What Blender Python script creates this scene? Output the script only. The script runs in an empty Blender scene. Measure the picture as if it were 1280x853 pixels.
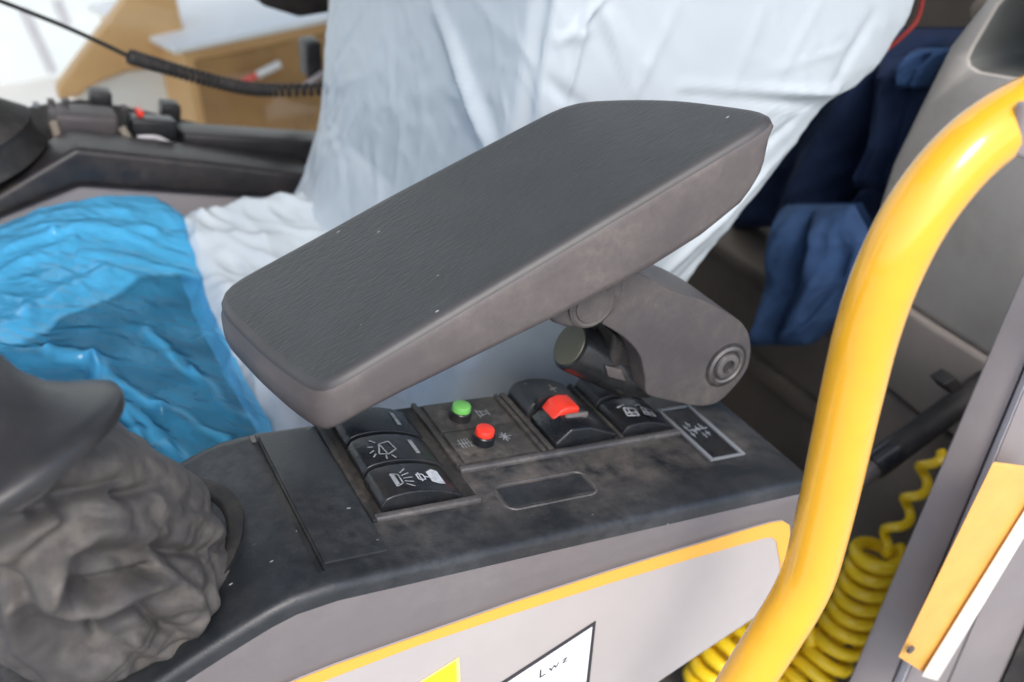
import bpy, bmesh, math, random
from mathutils import Vector, Matrix, noise
random.seed(7)
R = math.radians
scene = bpy.context.scene
COL = scene.collection

# ---------------------------------------------------------------- camera
PITCH, YAW = R(33.5), R(28.3)
FPX = 1250.0                      # focal length in pixels of a 1280 wide picture
CAM = Vector((0, 0, 1.25))
FWD = Vector((math.sin(YAW)*math.cos(PITCH), math.cos(YAW)*math.cos(PITCH), -math.sin(PITCH)))
RGT = Vector((math.cos(YAW), -math.sin(YAW), 0))
UPV = RGT.cross(FWD)
cd = bpy.data.cameras.new('camera')
cd.sensor_width = 36; cd.lens = 36*FPX/1280
cd.clip_start = 0.02; cd.clip_end = 2000
cd.dof.use_dof = True; cd.dof.focus_distance = 0.66; cd.dof.aperture_fstop = 5.2
co = bpy.data.objects.new('camera', cd); COL.objects.link(co)
co.matrix_world = Matrix((( RGT.x, UPV.x, -FWD.x, CAM.x), (RGT.y, UPV.y, -FWD.y, CAM.y), (RGT.z, UPV.z, -FWD.z, CAM.z), (0,0,0,1)))
scene.camera = co

# ---------------------------------------------------------------- light
SUN_DIR = Vector((-0.12, -0.62, 0.74)).normalized()     # towards the sun
w = bpy.data.worlds.new('World'); scene.world = w; w.use_nodes = True
nt = w.node_tree; bg = nt.nodes['Background']
sk = nt.nodes.new('ShaderNodeTexSky'); sk.sky_type = 'NISHITA'; sk.sun_disc = False
sk.sun_elevation = math.asin(SUN_DIR.z); sk.sun_rotation = math.atan2(SUN_DIR.x, SUN_DIR.y)
sk.dust_density = 2.5; sk.air_density = 1.0; sk.ozone_density = 1.0
nt.links.new(sk.outputs[0], bg.inputs[0]); bg.inputs[1].default_value = 0.15
sd = bpy.data.lights.new('sun', 'SUN'); sd.energy = 0.65; sd.angle = R(20); sd.color = (1, .975, .94)
so = bpy.data.objects.new('sun', sd); COL.objects.link(so)
so.rotation_euler = (-SUN_DIR).to_track_quat('-Z', 'Y').to_euler()
scene.view_settings.view_transform = 'Standard'; scene.view_settings.look = 'None'
scene.view_settings.exposure = 1.08; scene.view_settings.gamma = 1.0
scene.view_settings.use_curve_mapping = False

# ---------------------------------------------------------------- measuring helpers
def ray(u, v): return (u-640)/FPX*RGT - (v-426.5)/FPX*UPV + FWD
def on(u, v, n, p):
    d = ray(u, v); n = Vector(n)
    return CAM + d*((Vector(p)-CAM).dot(n)/d.dot(n))
def atY(u, v, y): return on(u, v, (0,1,0), (0,y,0))
def atX(u, v, x): return on(u, v, (1,0,0), (x,0,0))
def atZ(u, v, z): return on(u, v, (0,0,1), (0,0,z))
TILT = R(11.5)                    # the console falls towards the rear of the cab
EX = Vector((math.cos(TILT), 0, -math.sin(TILT))); EY = Vector((0,1,0)); EZ = Vector((math.sin(TILT), 0, math.cos(TILT)))
ORG = Vector((0.0908, 0.418, 0.8002))
def L(x, y, z=0): return ORG + EX*x + EY*y + EZ*z      # console coordinates -> world

# ---------------------------------------------------------------- materials
def mat(name, color, rough=.5, var=.0, vscale=20, bump=0, bscale=200, spec=.5, metal=0, dust=None, dust_amt=.5, dust_scale=9,
        coat=0, bstretch=(1,1,1), speck=0, transl=0, sss=0, detail=4):
    m = bpy.data.materials.new(name); m.use_nodes = True
    n = m.node_tree.nodes; l = m.node_tree.links; p = n['Principled BSDF']
    p.inputs['Roughness'].default_value = rough; p.inputs['Metallic'].default_value = metal
    p.inputs['Specular IOR Level'].default_value = spec; p.inputs['Coat Weight'].default_value = coat
    tc = n.new('ShaderNodeTexCoord')
    c = n.new('ShaderNodeRGB'); c.outputs[0].default_value = (*color, 1); out = c.outputs[0]
    def nz(scale, det=4, ro=.55):
        t = n.new('ShaderNodeTexNoise'); t.inputs['Scale'].default_value = scale; t.inputs['Detail'].default_value = det
        t.inputs['Roughness'].default_value = ro; l.new(tc.outputs['Object'], t.inputs['Vector']); return t
    def ramp(src, a, b):
        r = n.new('ShaderNodeMapRange'); r.inputs['From Min'].default_value = a; r.inputs['From Max'].default_value = b
        l.new(src, r.inputs['Value']); return r.outputs[0]
    def mix(fac, a, b, mode='MIX'):
        x = n.new('ShaderNodeMix'); x.data_type = 'RGBA'; x.blend_type = mode
        if isinstance(fac, float): x.inputs['Factor'].default_value = fac
        else: l.new(fac, x.inputs['Factor'])
        for s, q in ((6, a), (7, b)):
            if isinstance(q, tuple): x.inputs[s].default_value = (*q, 1)
            else: l.new(q, x.inputs[s])
        return x.outputs[2]
    if var:
        t = nz(vscale, 6, .6)
        out = mix(ramp(t.outputs['Fac'], .3, .7), tuple(v*(1-var) for v in color), tuple(min(1, v*(1+var)) for v in color))
    if dust:
        t = nz(dust_scale, 8, .65); t2 = nz(dust_scale*9, 5, .7)
        mm = n.new('ShaderNodeMath'); mm.operation = 'MULTIPLY'
        l.new(ramp(t.outputs['Fac'], .4, .72), mm.inputs[0]); l.new(ramp(t2.outputs['Fac'], .3, .65), mm.inputs[1])
        m2 = n.new('ShaderNodeMath'); m2.operation = 'MULTIPLY'; l.new(mm.outputs[0], m2.inputs[0]); m2.inputs[1].default_value = dust_amt
        out = mix(m2.outputs[0], out, dust)
        rr = n.new('ShaderNodeMapRange'); rr.inputs['To Min'].default_value = rough; rr.inputs['To Max'].default_value = .9
        l.new(m2.outputs[0], rr.inputs['Value']); l.new(rr.outputs[0], p.inputs['Roughness'])
    if speck:
        t = n.new('ShaderNodeTexVoronoi'); t.inputs['Scale'].default_value = speck
        mp = n.new('ShaderNodeMapping'); mp.inputs['Scale'].default_value = (1, 2.2, 1.5); mp.inputs['Rotation'].default_value = (0, 0, .5)
        l.new(tc.outputs['Object'], mp.inputs[0]); l.new(mp.outputs[0], t.inputs['Vector'])
        near = ramp(t.outputs['Distance'], .085, .05)
        sep = n.new('ShaderNodeSeparateColor'); l.new(t.outputs['Color'], sep.inputs[0])
        pick = ramp(sep.outputs[0], .76, .82)
        mm = n.new('ShaderNodeMath'); mm.operation = 'MULTIPLY'; l.new(near, mm.inputs[0]); l.new(pick, mm.inputs[1])
        out = mix(mm.outputs[0], out, (.36, .36, .35))
    l.new(out, p.inputs['Base Color'])
    if bump:
        mp = n.new('ShaderNodeMapping'); mp.inputs['Scale'].default_value = bstretch; l.new(tc.outputs['Object'], mp.inputs[0])
        t = n.new('ShaderNodeTexNoise'); t.inputs['Scale'].default_value = bscale; t.inputs['Detail'].default_value = detail
        l.new(mp.outputs[0], t.inputs['Vector'])
        b = n.new('ShaderNodeBump'); b.inputs['Strength'].default_value = bump; b.inputs['Distance'].default_value = .002
        l.new(t.outputs['Fac'], b.inputs['Height']); l.new(b.outputs[0], p.inputs['Normal'])
    if transl:
        tr = n.new('ShaderNodeBsdfTranslucent'); l.new(out, tr.inputs[0])
        ms = n.new('ShaderNodeMixShader'); ms.inputs[0].default_value = transl
        l.new(p.outputs[0], ms.inputs[1]); l.new(tr.outputs[0], ms.inputs[2]); l.new(ms.outputs[0], n['Material Output'].inputs[0])
    return m
DUST = (.30, .25, .20)
M = {}
M['arm_top'] = mat('armrest leather', (.043,.046,.045), .44, .1, 30, .6, 190, .5, bstretch=(.6,2.2,1), speck=44)
M['arm_side'] = mat('armrest moulding', (.106,.093,.092), .48, .07, 14, .08, 900, .4, dust=(.36,.31,.25), dust_amt=.3, dust_scale=14)
M['grey_plastic'] = mat('grey bracket plastic', (.074,.066,.068), .48, .07, 18, .12, 900, .4, dust=(.3,.27,.2), dust_amt=.35, dust_scale=14)
M['dark_plastic'] = mat('dark dusty plastic', (.015,.018,.021), .36, .2, 14, .12, 700, .5, dust=(.17,.168,.165), dust_amt=.28, dust_scale=13, speck=46)
M['gap'] = mat('dark gap plastic', (.012,.012,.012), .6, dust=DUST, dust_amt=.25, dust_scale=30)
M['lip'] = mat('switch tray lip plastic', (.06,.06,.063), .4, .15, 30, .1, 600, .5, dust=(.30,.26,.21), dust_amt=.4, dust_scale=30)
M['tray'] = mat('dusty switch tray plastic', (.03,.03,.03), .5, .15, 30, .1, 600, .4, dust=(.25,.225,.195), dust_amt=.6, dust_scale=18)
M['switch'] = mat('satin black switch plastic', (.010,.012,.015), .27, .15, 60, .03, 900, .5, dust=DUST, dust_amt=.10, dust_scale=16)
M['side'] = mat('grey console side plastic', (.152,.138,.139), .36, .05, 10, .06, 500, .5, dust=(.34,.31,.28), dust_amt=.25, dust_scale=7)
M['inlay'] = mat('light grey decal panel', (.46,.425,.405), .4, .04, 9, .05, 400, .4, dust=(.33,.30,.27), dust_amt=.22, dust_scale=5)
M['stripe'] = mat('orange yellow stripe', (.85,.43,.06), .4)
M['yellow'] = mat('yellow handrail paint', (.92,.455,.024), .13, .05, 25, .01, 60, .5, coat=.5, dust=(.45,.30,.10), dust_amt=.18, dust_scale=24)
M['yellow_plate'] = mat('yellow plate paint', (.78,.42,.10), .35, .08, 40, dust=(.4,.3,.2), dust_amt=.25)
M['white_print'] = mat('white print', (.50,.53,.56), .5, .25, 300)
M['grey_print'] = mat('worn grey print', (.25,.27,.285), .5, .4, 300)
M['red'] = mat('red button plastic', (.80,.045,.025), .35)
M['green'] = mat('green button plastic', (.18,.55,.12), .35)
M['steel'] = mat('dull steel', (.22,.205,.20), .42, .3, 120, metal=.8, dust=(.2,.15,.11), dust_amt=.5, dust_scale=60)
M['olive'] = mat('olive end cap', (.075,.075,.05), .5, .1, 40)
M['_old'] = mat('white plastic film', (.66,.71,.74), .30, .02, 8, .3, 34, .5, transl=.2, bstretch=(1.6,1.6,.5))
M['navy'] = mat('navy cloth', (.015,.028,.07), .85, .3, 14, .2, 500, .2)
M['blue_cloth'] = mat('faded blue cloth', (.033,.072,.165), .85, .3, 16, .25, 500, .2)
M['trim_low'] = mat('dusty lower cab trim', (.24,.215,.195), .65, .1, 8, .1, 500, .3, dust=(.3,.26,.21), dust_amt=.35, dust_scale=7)
M['trim'] = mat('warm grey cab trim', (.50,.465,.415), .6, .06, 8, .15, 600, .3, dust=(.2,.16,.12), dust_amt=.3, dust_scale=6)
M['trim_dark'] = mat('dark brown grey trim', (.10,.087,.077), .6, .15, 8, .15, 500, .3, dust=(.16,.135,.11), dust_amt=.35)
M['pillar'] = mat('brown grey pillar paint', (.27,.245,.245), .4, .08, 12, .05, 300, .4, dust=(.3,.25,.2), dust_amt=.25)
M['pillar_light'] = mat('light grey pillar trim', (.55,.53,.55), .3, .08, 12)
M['rubber'] = mat('black rubber', (.02,.02,.021), .6, .2, 30, .1, 300, .3, dust=DUST, dust_amt=.2)
M['hose'] = mat('yellow coiled air hose', (.92,.63,.02), .3, .08, 30)
M['gaiter'] = mat('dusty grey rubber gaiter', (.066,.061,.060), .55, .28, 14, .3, 140, .35, dust=(.27,.24,.19), dust_amt=.62, dust_scale=12)
M['black_gloss'] = mat('black handle plastic', (.02,.021,.023), .36, .1, 30, .03, 500, .45, dust=DUST, dust_amt=.12)
M['rail'] = mat('black frame plastic', (.013,.014,.017), .34, .1, 20, .05, 400, .45, dust=(.25,.18,.13), dust_amt=.2, dust_scale=6)
M['far_grey'] = mat('grey side cover plastic', (.23,.215,.22), .5, .05, 9)
M['seat_cloth'] = mat('dark seat cloth', (.03,.034,.04), .9, .3, 40, .3, 600, .2)
M['tan_cloth'] = mat('tan seat edge cloth', (.28,.24,.19), .9, .1, 40)
M['tan'] = mat('tan painted board', (.70,.41,.17), .5, .08, 5)
M['brown'] = mat('brown board', (.34,.18,.06), .6, .22, 7)
M['white_board'] = mat('white board', (.80,.77,.71), .5, .03, 3)
M['ground'] = mat('pale concrete ground', (.50,.48,.45), .85, .1, 1.2)
M['wall_out'] = mat('pale rendered wall', (.62,.64,.63), .8, .05, 1.5)
M['floor'] = mat('cab floor mat', (.05,.046,.042), .8, .25, 12, .2, 200, dust=DUST, dust_amt=.4)
M['roof'] = mat('cab roof lining', (.35,.34,.33), .8)

def film_mat(name, color, a0, a1):
    m = bpy.data.materials.new(name); m.use_nodes = True
    n = m.node_tree.nodes; l = m.node_tree.links; p = n['Principled BSDF']
    p.inputs['Roughness'].default_value = .09; p.inputs['Base Color'].default_value = (*color, 1)
    at = n.new('ShaderNodeAttribute'); at.attribute_name = 'layers'
    crinkle(n, l, p, 16, (.8,2.4,1.4), (0,0,.5), .75, .010, 8)
    mr = n.new('ShaderNodeMapRange'); mr.inputs['To Min'].default_value = a0; mr.inputs['To Max'].default_value = a1
    l.new(at.outputs['Fac'], mr.inputs['Value'])
    tl = n.new('ShaderNodeBsdfTranslucent'); tl.inputs[0].default_value = (*color, 1)
    m1 = n.new('ShaderNodeMixShader'); m1.inputs[0].default_value = .3; l.new(p.outputs[0], m1.inputs[1]); l.new(tl.outputs[0], m1.inputs[2])
    tr = n.new('ShaderNodeBsdfTransparent'); tr.inputs[0].default_value = (.35,.72,1,1)
    m2 = n.new('ShaderNodeMixShader'); l.new(mr.outputs[0], m2.inputs[0]); l.new(tr.outputs[0], m2.inputs[1]); l.new(m1.outputs[0], m2.inputs[2])
    l.new(m2.outputs[0], n['Material Output'].inputs[0])
    return m
def crinkle(n, l, p, scale, stretch, rot, strength, dist, fine=4.0):
    tc = n.new('ShaderNodeTexCoord'); mp = n.new('ShaderNodeMapping')
    mp.inputs['Scale'].default_value = stretch; mp.inputs['Rotation'].default_value = rot
    l.new(tc.outputs['Object'], mp.inputs[0])
    t = n.new('ShaderNodeTexNoise'); t.noise_type = 'RIDGED_MULTIFRACTAL'; t.inputs['Scale'].default_value = scale
    t.inputs['Detail'].default_value = fine; t.inputs['Roughness'].default_value = .55; t.inputs['Distortion'].default_value = .6
    l.new(mp.outputs[0], t.inputs['Vector'])
    b = n.new('ShaderNodeBump'); b.inputs['Strength'].default_value = strength; b.inputs['Distance'].default_value = dist
    l.new(t.outputs['Fac'], b.inputs['Height']); l.new(b.outputs[0], p.inputs['Normal']); return t, b
def white_film():
    m = bpy.data.materials.new('white plastic film'); m.use_nodes = True
    n = m.node_tree.nodes; l = m.node_tree.links; p = n['Principled BSDF']
    p.inputs['Roughness'].default_value = .22; p.inputs['Specular IOR Level'].default_value = .55
    t, b = crinkle(n, l, p, 5, (1.2,1.2,.34), (.25,.35,.2), .24, .010, 4)
    cr = n.new('ShaderNodeMapRange'); cr.inputs['From Min'].default_value = .2; cr.inputs['From Max'].default_value = 1.4
    l.new(t.outputs['Fac'], cr.inputs['Value'])
    mx = n.new('ShaderNodeMix'); mx.data_type = 'RGBA'; mx.inputs[6].default_value = (.64,.71,.745,1); mx.inputs[7].default_value = (.74,.80,.83,1)
    l.new(cr.outputs[0], mx.inputs['Factor']); l.new(mx.outputs[2], p.inputs['Base Color'])
    tl = n.new('ShaderNodeBsdfTranslucent'); tl.inputs[0].default_value = (.75,.82,.86,1); l.new(b.outputs[0], tl.inputs['Normal'])
    m1 = n.new('ShaderNodeMixShader'); m1.inputs[0].default_value = .22; l.new(p.outputs[0], m1.inputs[1]); l.new(tl.outputs[0], m1.inputs[2])
    tr = n.new('ShaderNodeBsdfTransparent'); m2 = n.new('ShaderNodeMixShader'); m2.inputs[0].default_value = .92
    l.new(tr.outputs[0], m2.inputs[1]); l.new(m1.outputs[0], m2.inputs[2]); l.new(m2.outputs[0], n['Material Output'].inputs[0]); return m
M['white_film'] = white_film()
M['blue_film'] = film_mat('clear blue film', (.11,.57,.95), .24, .88)
def glass_mat():
    m = bpy.data.materials.new('window glass'); m.use_nodes = True
    n = m.node_tree.nodes; l = m.node_tree.links
    tr = n.new('ShaderNodeBsdfTransparent'); tr.inputs[0].default_value = (.95,.97,.96,1)
    gl = n.new('ShaderNodeBsdfGlossy'); gl.inputs['Roughness'].default_value = .02
    fr = n.new('ShaderNodeFresnel'); fr.inputs[0].default_value = 1.45
    ms = n.new('ShaderNodeMixShader'); l.new(fr.outputs[0], ms.inputs[0]); l.new(tr.outputs[0], ms.inputs[1]); l.new(gl.outputs[0], ms.inputs[2])
    l.new(ms.outputs[0], n['Material Output'].inputs[0]); return m
M['glass'] = glass_mat()

# ---------------------------------------------------------------- mesh helpers
def obj(name, bm, m, parent=None, smooth=40, mats=None):
    bmesh.ops.recalc_face_normals(bm, faces=bm.faces)
    me = bpy.data.meshes.new(name)
    if parent is not None:
        off = parent_world(parent); bmesh.ops.translate(bm, verts=bm.verts, vec=-off)
    for f in bm.faces: f.smooth = smooth > 0
    bm.to_mesh(me); bm.free()
    if smooth: me.set_sharp_from_angle(angle=R(smooth))
    for q in (mats or [m]): me.materials.append(q)
    o = bpy.data.objects.new(name, me); COL.objects.link(o)
    if parent is not None: o.parent = parent
    return o
def parent_world(o):
    v = Vector((0,0,0))
    while o is not None: v += o.location; o = o.parent
    return v
def tag(o, label, cat, group=None, kind=None):
    o['label'] = label; o['category'] = cat
    if group: o['group'] = group
    if kind: o['kind'] = kind
    return o
def thing(name, label, cat, loc, group=None):
    o = bpy.data.objects.new(name, None); COL.objects.link(o); o.location = loc; o.empty_display_size = .05
    return tag(o, label, cat, group)
def struct(name, bm, m, smooth=0):
    o = obj(name, bm, m, None, smooth); o['kind'] = 'structure'; return o
def bevel(bm, off, seg=3, edges=None, ang=25):
    es = edges if edges is not None else [e for e in bm.edges if len(e.link_faces) == 2 and e.calc_face_angle(0) > R(ang)]
    bmesh.ops.bevel(bm, geom=es, offset=off, segments=seg, profile=.5, affect='EDGES', clamp_overlap=True)
def prism(pts, vec, bm=None, off=0, seg=3):
    """closed polygon of world points extruded along vec (a Vector, or one vector per point)"""
    b = bmesh.new()
    n = len(pts); vecs = vec if isinstance(vec, list) else [vec]*n
    a = [b.verts.new(p) for p in pts]; c = [b.verts.new(Vector(p)+v) for p, v in zip(pts, vecs)]
    b.faces.new(a); b.faces.new(c[::-1])
    for i in range(n): b.faces.new((a[i], c[i], c[(i+1) % n], a[(i+1) % n]))
    bmesh.ops.recalc_face_normals(b, faces=b.faces)
    if off: bevel(b, off, seg)
    return join(bm, b)
def join(bm, b):
    if bm is None: return b
    me = bpy.data.meshes.new('tmp'); b.to_mesh(me); b.free(); bm.from_mesh(me); bpy.data.meshes.remove(me); return bm
def box(x0, x1, y0, y1, z0, z1, f=None, off=0, seg=2, bm=None):
    f = f or (lambda x, y, z: Vector((x, y, z)))
    return prism([f(x0,y0,z0), f(x1,y0,z0), f(x1,y1,z0), f(x0,y1,z0)], f(0,0,z1)-f(0,0,z0), bm, off, seg)
def spline(pts, n):
    out = []; k = len(pts)
    for i in range(k-1):
        p0, p1, p2, p3 = pts[max(i-1,0)], pts[i], pts[i+1], pts[min(i+2,k-1)]
        for j in range(n):
            t = j/n
            out.append(.5*((2*p1)+(p2-p0)*t+(2*p0-5*p1+4*p2-p3)*t*t+(3*p1-p0-3*p2+p3)*t**3))
    out.append(pts[-1]); return out
def tube(path, r, seg=16, bm=None, cap=True):
    bm = bm or bmesh.new(); rings = []; up = Vector((.13,.57,.81)).normalized(); nrm = None
    for i, p in enumerate(path):
        t = (path[min(i+1,len(path)-1)]-path[max(i-1,0)]).normalized()
        nrm = (nrm if nrm else up) ; nrm = (nrm - t*nrm.dot(t)).normalized(); bi = t.cross(nrm)
        rr = r(i/(len(path)-1)) if callable(r) else r
        rings.append([bm.verts.new(p+(nrm*math.cos(2*math.pi*k/seg)+bi*math.sin(2*math.pi*k/seg))*rr) for k in range(seg)])
    for a, b in zip(rings, rings[1:]):
        for k in range(seg): bm.faces.new((a[k], a[(k+1)%seg], b[(k+1)%seg], b[k]))
    if cap: bm.faces.new(rings[0][::-1]); bm.faces.new(rings[-1])
    return bm
def lathe(prof, base, axis, seg=40, bm=None, side=None, squash=1):
    """prof: list of (radius, height) along axis from base"""
    bm = bm or bmesh.new(); axis = axis.normalized()
    s = (side or Vector((.3,.8,.2))); s = (s-axis*s.dot(axis)).normalized(); t = axis.cross(s); rings = []
    for r, h in prof:
        rings.append([bm.verts.new(base+axis*h+(s*math.cos(2*math.pi*k/seg)*squash+t*math.sin(2*math.pi*k/seg))*max(r,1e-5)) for k in range(seg)])
    for a, b in zip(rings, rings[1:]):
        for k in range(seg): bm.faces.new((a[k], a[(k+1)%seg], b[(k+1)%seg], b[k]))
    bm.faces.new(rings[0][::-1]); bm.faces.new(rings[-1]); return bm
def grid(fn, nu, nv, bm=None, attr=None, closed=False):
    bm = bm or bmesh.new(); vs = []
    lay = bm.verts.layers.float.new('layers') if attr else None
    for i in range(nu+1):
        row = []
        for j in range(nv+1):
            v = bm.verts.new(fn(i/nu, j/nv)); row.append(v)
            if attr: v[lay] = attr(i/nu, j/nv)
        vs.append(row)
    for i in range(nu):
        for j in range(nv): bm.faces.new((vs[i][j], vs[i+1][j], vs[i+1][j+1], vs[i][j+1]))
    return bm
def interp(tab, x):
    if x <= tab[0][0]: return tab[0][1]
    for (a, b), (c, d) in zip(tab, tab[1:]):
        if x <= c: return b+(d-b)*(x-a)/(c-a)
    return tab[-1][1]
def sm(a, b, x):
    t = max(0, min(1, (x-a)/(b-a))); return t*t*(3-2*t)
def seg_dist(p, a, b):
    d = b-a; t = max(0, min(1, (p-a).dot(d)/d.dot(d))); return (p-a-d*t).length, t
def ridged(p): return 1-abs(noise.noise(p))*2

# ================================================================ setting
bm = box(-300, 300, -300, 300, -1.0, -.9); struct('ground', bm, M['ground'])
bm = box(-.9, 1.45, .22, 1.5, .10, .2); struct('cab_floor', bm, M['floor'])
bm = box(-.6, 1.45, .32, 1.5, 2.05, 2.12); struct('cab_roof', bm, M['roof'])
bm = box(1.36, 1.45, .36, 1.5, .2, 2.05)
struct('cab_rear_wall', bm, M['trim_dark'])
bm = prism([Vector((-.9,1.46,.2)), Vector((1.36,1.46,.2)), Vector((1.36,1.46,.55)), Vector((-.9,1.46,.55))], Vector((0,.05,0)))
struct('cab_side_wall', bm, M['trim_dark'])

# ================================================================ what stands outside the far window
t = thing('concrete_wall', 'pale rendered wall far outside the window behind the tan cabinet', 'wall', (-1,7,-.9))
obj('wall_face', box(-9, 14, 7, 7.3, -.9, 5), M['wall_out'], t, 0)
obj('coping', box(-9, 14, 6.95, 7.35, 5, 5.12), M['ground'], t, 0)
YB = 2.3
cab = thing('wooden_cabinet', 'tan and brown boxy wooden cabinet standing outside behind the window glass', 'cabinet', (.45, YB, -.9))
A, B = atY(228,66,YB), atY(470,14,YB)
C_, D = Vector((B.x,YB,-.9)), Vector((A.x,YB,-.9))
dep = Vector((-.11,.42,0))
obj('carcass', prism([A,B,C_,D], dep, None, .006, 2), M['tan'], cab)
q = [atY(242,76,YB)+Vector((0,-.012,0)), atY(470,27,YB)+Vector((0,-.012,0)), Vector((B.x-.02,YB-.012,-.5)), Vector((A.x+.02,YB-.012,-.5))]
obj('drawer_front', prism(q, Vector((0,.011,0)), None, .003, 2), M['brown'], cab)
obj('white_top', prism([A+Vector((-.02,-.02,.003)), B+Vector((.02,-.02,.003)), B+dep+Vector((.02,.02,.003)), A+dep+Vector((-.02,.02,.003))], Vector((0,0,.014)), None, .004), M['white_board'], cab)
h0, h1 = atY(285,112,YB-.03), atY(350,80,YB-.03)
hd = thing('scraper', 'red handled scraper with pale tip lying against the brown cabinet front', 'tool', h0)
obj('handle', tube([h0, h0.lerp(h1,.55)], .007, 10), M['red'], hd); obj('tip', tube([h0.lerp(h1,.55), h1], .009, 10), M['white_board'], hd)
# tan brace panel left of the cabinet, with its white inner panel
br = thing('tan_panel', 'curved tan panel leaning left of the cabinet outside the window', 'panel', atY(120,90,YB+.1))
pp = [(215,-30),(165,-10),(120,48),(72,112),(74,126),(95,122),(120,104),(160,88),(200,84),(232,92),(245,140),(252,130),(236,70)]
obj('board', prism([atY(u,v,YB+.1) for u,v in pp], Vector((0,.05,0)), None, .004), M['tan'], br)
pp = [(95,124),(120,106),(160,90),(200,86),(230,94),(246,170),(90,170)]
obj('white_panel', prism([atY(u,v,YB+.12) for u,v in pp], Vector((0,.02,0))), M['white_board'], br)
for k,(a,b) in enumerate([((28,10),(66,90)),((70,0),(84,30))]):
    o = obj('conduit_pipe', tube([atY(*a,4.0), atY(*b,4.0)+Vector((0,0,0))], .018, 10), M['pillar_light'])
    tag(o, ['long thin grey pipe against the pale wall at far left of window','short thin grey pipe end at the top edge beside the tan panel'][k], 'pipe')

# window pane and its frame bits
bm = box(-.9, 1.36, 1.475, 1.481, .552, 2.04); o = obj('window_pane', bm, M['glass'], None, 0); tag(o, 'clear far side window pane above the right console', 'window')
o = obj('window_frame', prism([atY(u,v,1.40) for u,v in [(300,-20),(330,8),(375,22),(412,16),(440,-20)]], Vector((0,.035,0)), None, .004), M['rail'])
tag(o, 'black window frame edge at the top beside the seat back', 'frame')
wl = thing('window_latch', 'black window latch beside the seat cover under the cord', 'latch', atY(392,80,1.38))
obj('latch_body', prism([atY(u,v,1.38) for u,v in [(383,55),(402,52),(404,98),(385,100)]], Vector((0,.04,0)), None, .004), M['black_gloss'], wl)
obj('latch_arm', tube([atY(405,92,1.37), atY(376,112,1.375)], .006, 10), M['pillar'], wl)

# ================================================================ right hand console across the seat
rc = thing('right_console', 'dusty black right console with knobs across the seat by the window', 'console', (.15,1.2,.2))
YR = 1.15
top = [(-120,315),(0,243),(95,186),(250,203),(400,221)]
low = [(-120,345),(0,272),(100,232),(250,242),(400,252)]
pts = [atY(u,v,YR) for u,v in top]+[atY(u,v,YR) for u,v in low[::-1]]
obj('frame_rail', prism(pts, Vector((0,.07,0)), None, .007, 4), M['rail'], rc)
ptsl = [atY(u,v+2,YR+.012) for u,v in low]+[Vector((.36,YR+.012,.35)), Vector((-.25,YR+.012,.35))]
obj('side_cover', prism(ptsl, Vector((0,.2,0)), None, .004), M['far_grey'], rc)
# console top, a lumpy body behind the rail
prof = [(-90,165),(0,140),(40,128),(100,120),(160,130),(230,146),(300,163),(400,190)]
pts = [atY(u,v,1.34) for u,v in prof]
body = pts+[Vector((pts[-1].x,1.34,.5)), Vector((pts[0].x,1.34,.5))]
obj('console_body', prism(body, [Vector((-.01,-.11,-.035)) if i < len(pts) else Vector((0,-.11,0)) for i in range(len(body))], None, .01, 3), M['rubber'], rc)
def rcbox(u0,v0,u1,v1,Y,d,m,name,off=.004):
    return obj(name, prism([atY(u0,v0,Y),atY(u1,v0+(u1-u0)*.06,Y),atY(u1,v1+(u1-u0)*.06,Y),atY(u0,v1,Y)], Vector((0,d,0)), None, off), M[m], rc)
rcbox(113,116,141,136,1.30,.03,'black_gloss','knob'); rcbox(203,131,227,150,1.30,.03,'black_gloss','knob')
rcbox(66,142,150,190,1.235,.05,'grey_plastic','cover_plate',.008)
rcbox(172,140,180,146,1.25,.02,'red','red_button',.001)
rcbox(165,150,222,185,1.235,.03,'switch','switch_block')
rcbox(230,168,420,205,1.225,.05,'rail','rear_cover')
for a, b in (((66,152),(78,188)),((152,160),(170,188))): obj('trim_strip', tube([atY(*a,1.232), atY(*b,1.228)], .005, 8), M['tan_cloth'], rc)
obj('bright_edge', tube(spline([atY(172,172,1.226), atY(195,172,1.226), atY(212,180,1.226), atY(226,192,1.226)], 6), .0028, 8), M['pillar_light'], rc)
for k in range(5): rcbox(240+26*k,160+5*k,258+26*k,166+5*k,1.27,.02,'grey_plastic','small_switch',.002)
for u,v in ((60,126),(78,125),(152,134),(178,158)): rcbox(u,v,u+9,v+5,1.27,.012,'grey_plastic','small_switch',.001)
for u,v in ((20,133),(42,130),(24,140)): rcbox(u,v,u+7,v+4,1.29,.01,'grey_print','dial_mark',0)
o = obj('gaiter', lathe([(.075,0),(.07,.02),(.075,.035),(.05,.06),(.045,.085),(.03,.11),(.026,.16)], atY(-22,205,1.22), Vector((-.25,0,1)), 28), M['gaiter'] if False else M['rubber'], rc)

# coiled cord hanging in front of the window
c0, c1, c2, c3 = atY(-40,-14,1.25), atY(80,33,1.25), atY(162,71,1.25), atY(205,84,1.25)
c4, c5, c6 = atY(280,105,1.25), atY(340,113,1.25), atY(430,110,1.25)
cord = thing('coiled_cord', 'black coiled cord hanging across the far window', 'cord', c2)
obj('straight_lead', tube(spline([c0,c1,c2], 8), .0026, 10), M['rubber'], cord)
cl = spline([c2,c3,c4,c5,c6], 60); hel = []
tot = len(cl)-1; turns = 46
for i in range(tot*4+1):
    s = i/4; k = min(int(s), tot-1); p = cl[k].lerp(cl[k+1], s-k); tg = (cl[k+1]-cl[k]).normalized()
    n1 = tg.cross(Vector((0,0,1))).normalized(); n2 = tg.cross(n1); a = 2*math.pi*turns*s/tot
    rr = .0062
    hel.append(p+n1*math.cos(a)*rr+n2*math.sin(a)*rr)
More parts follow.
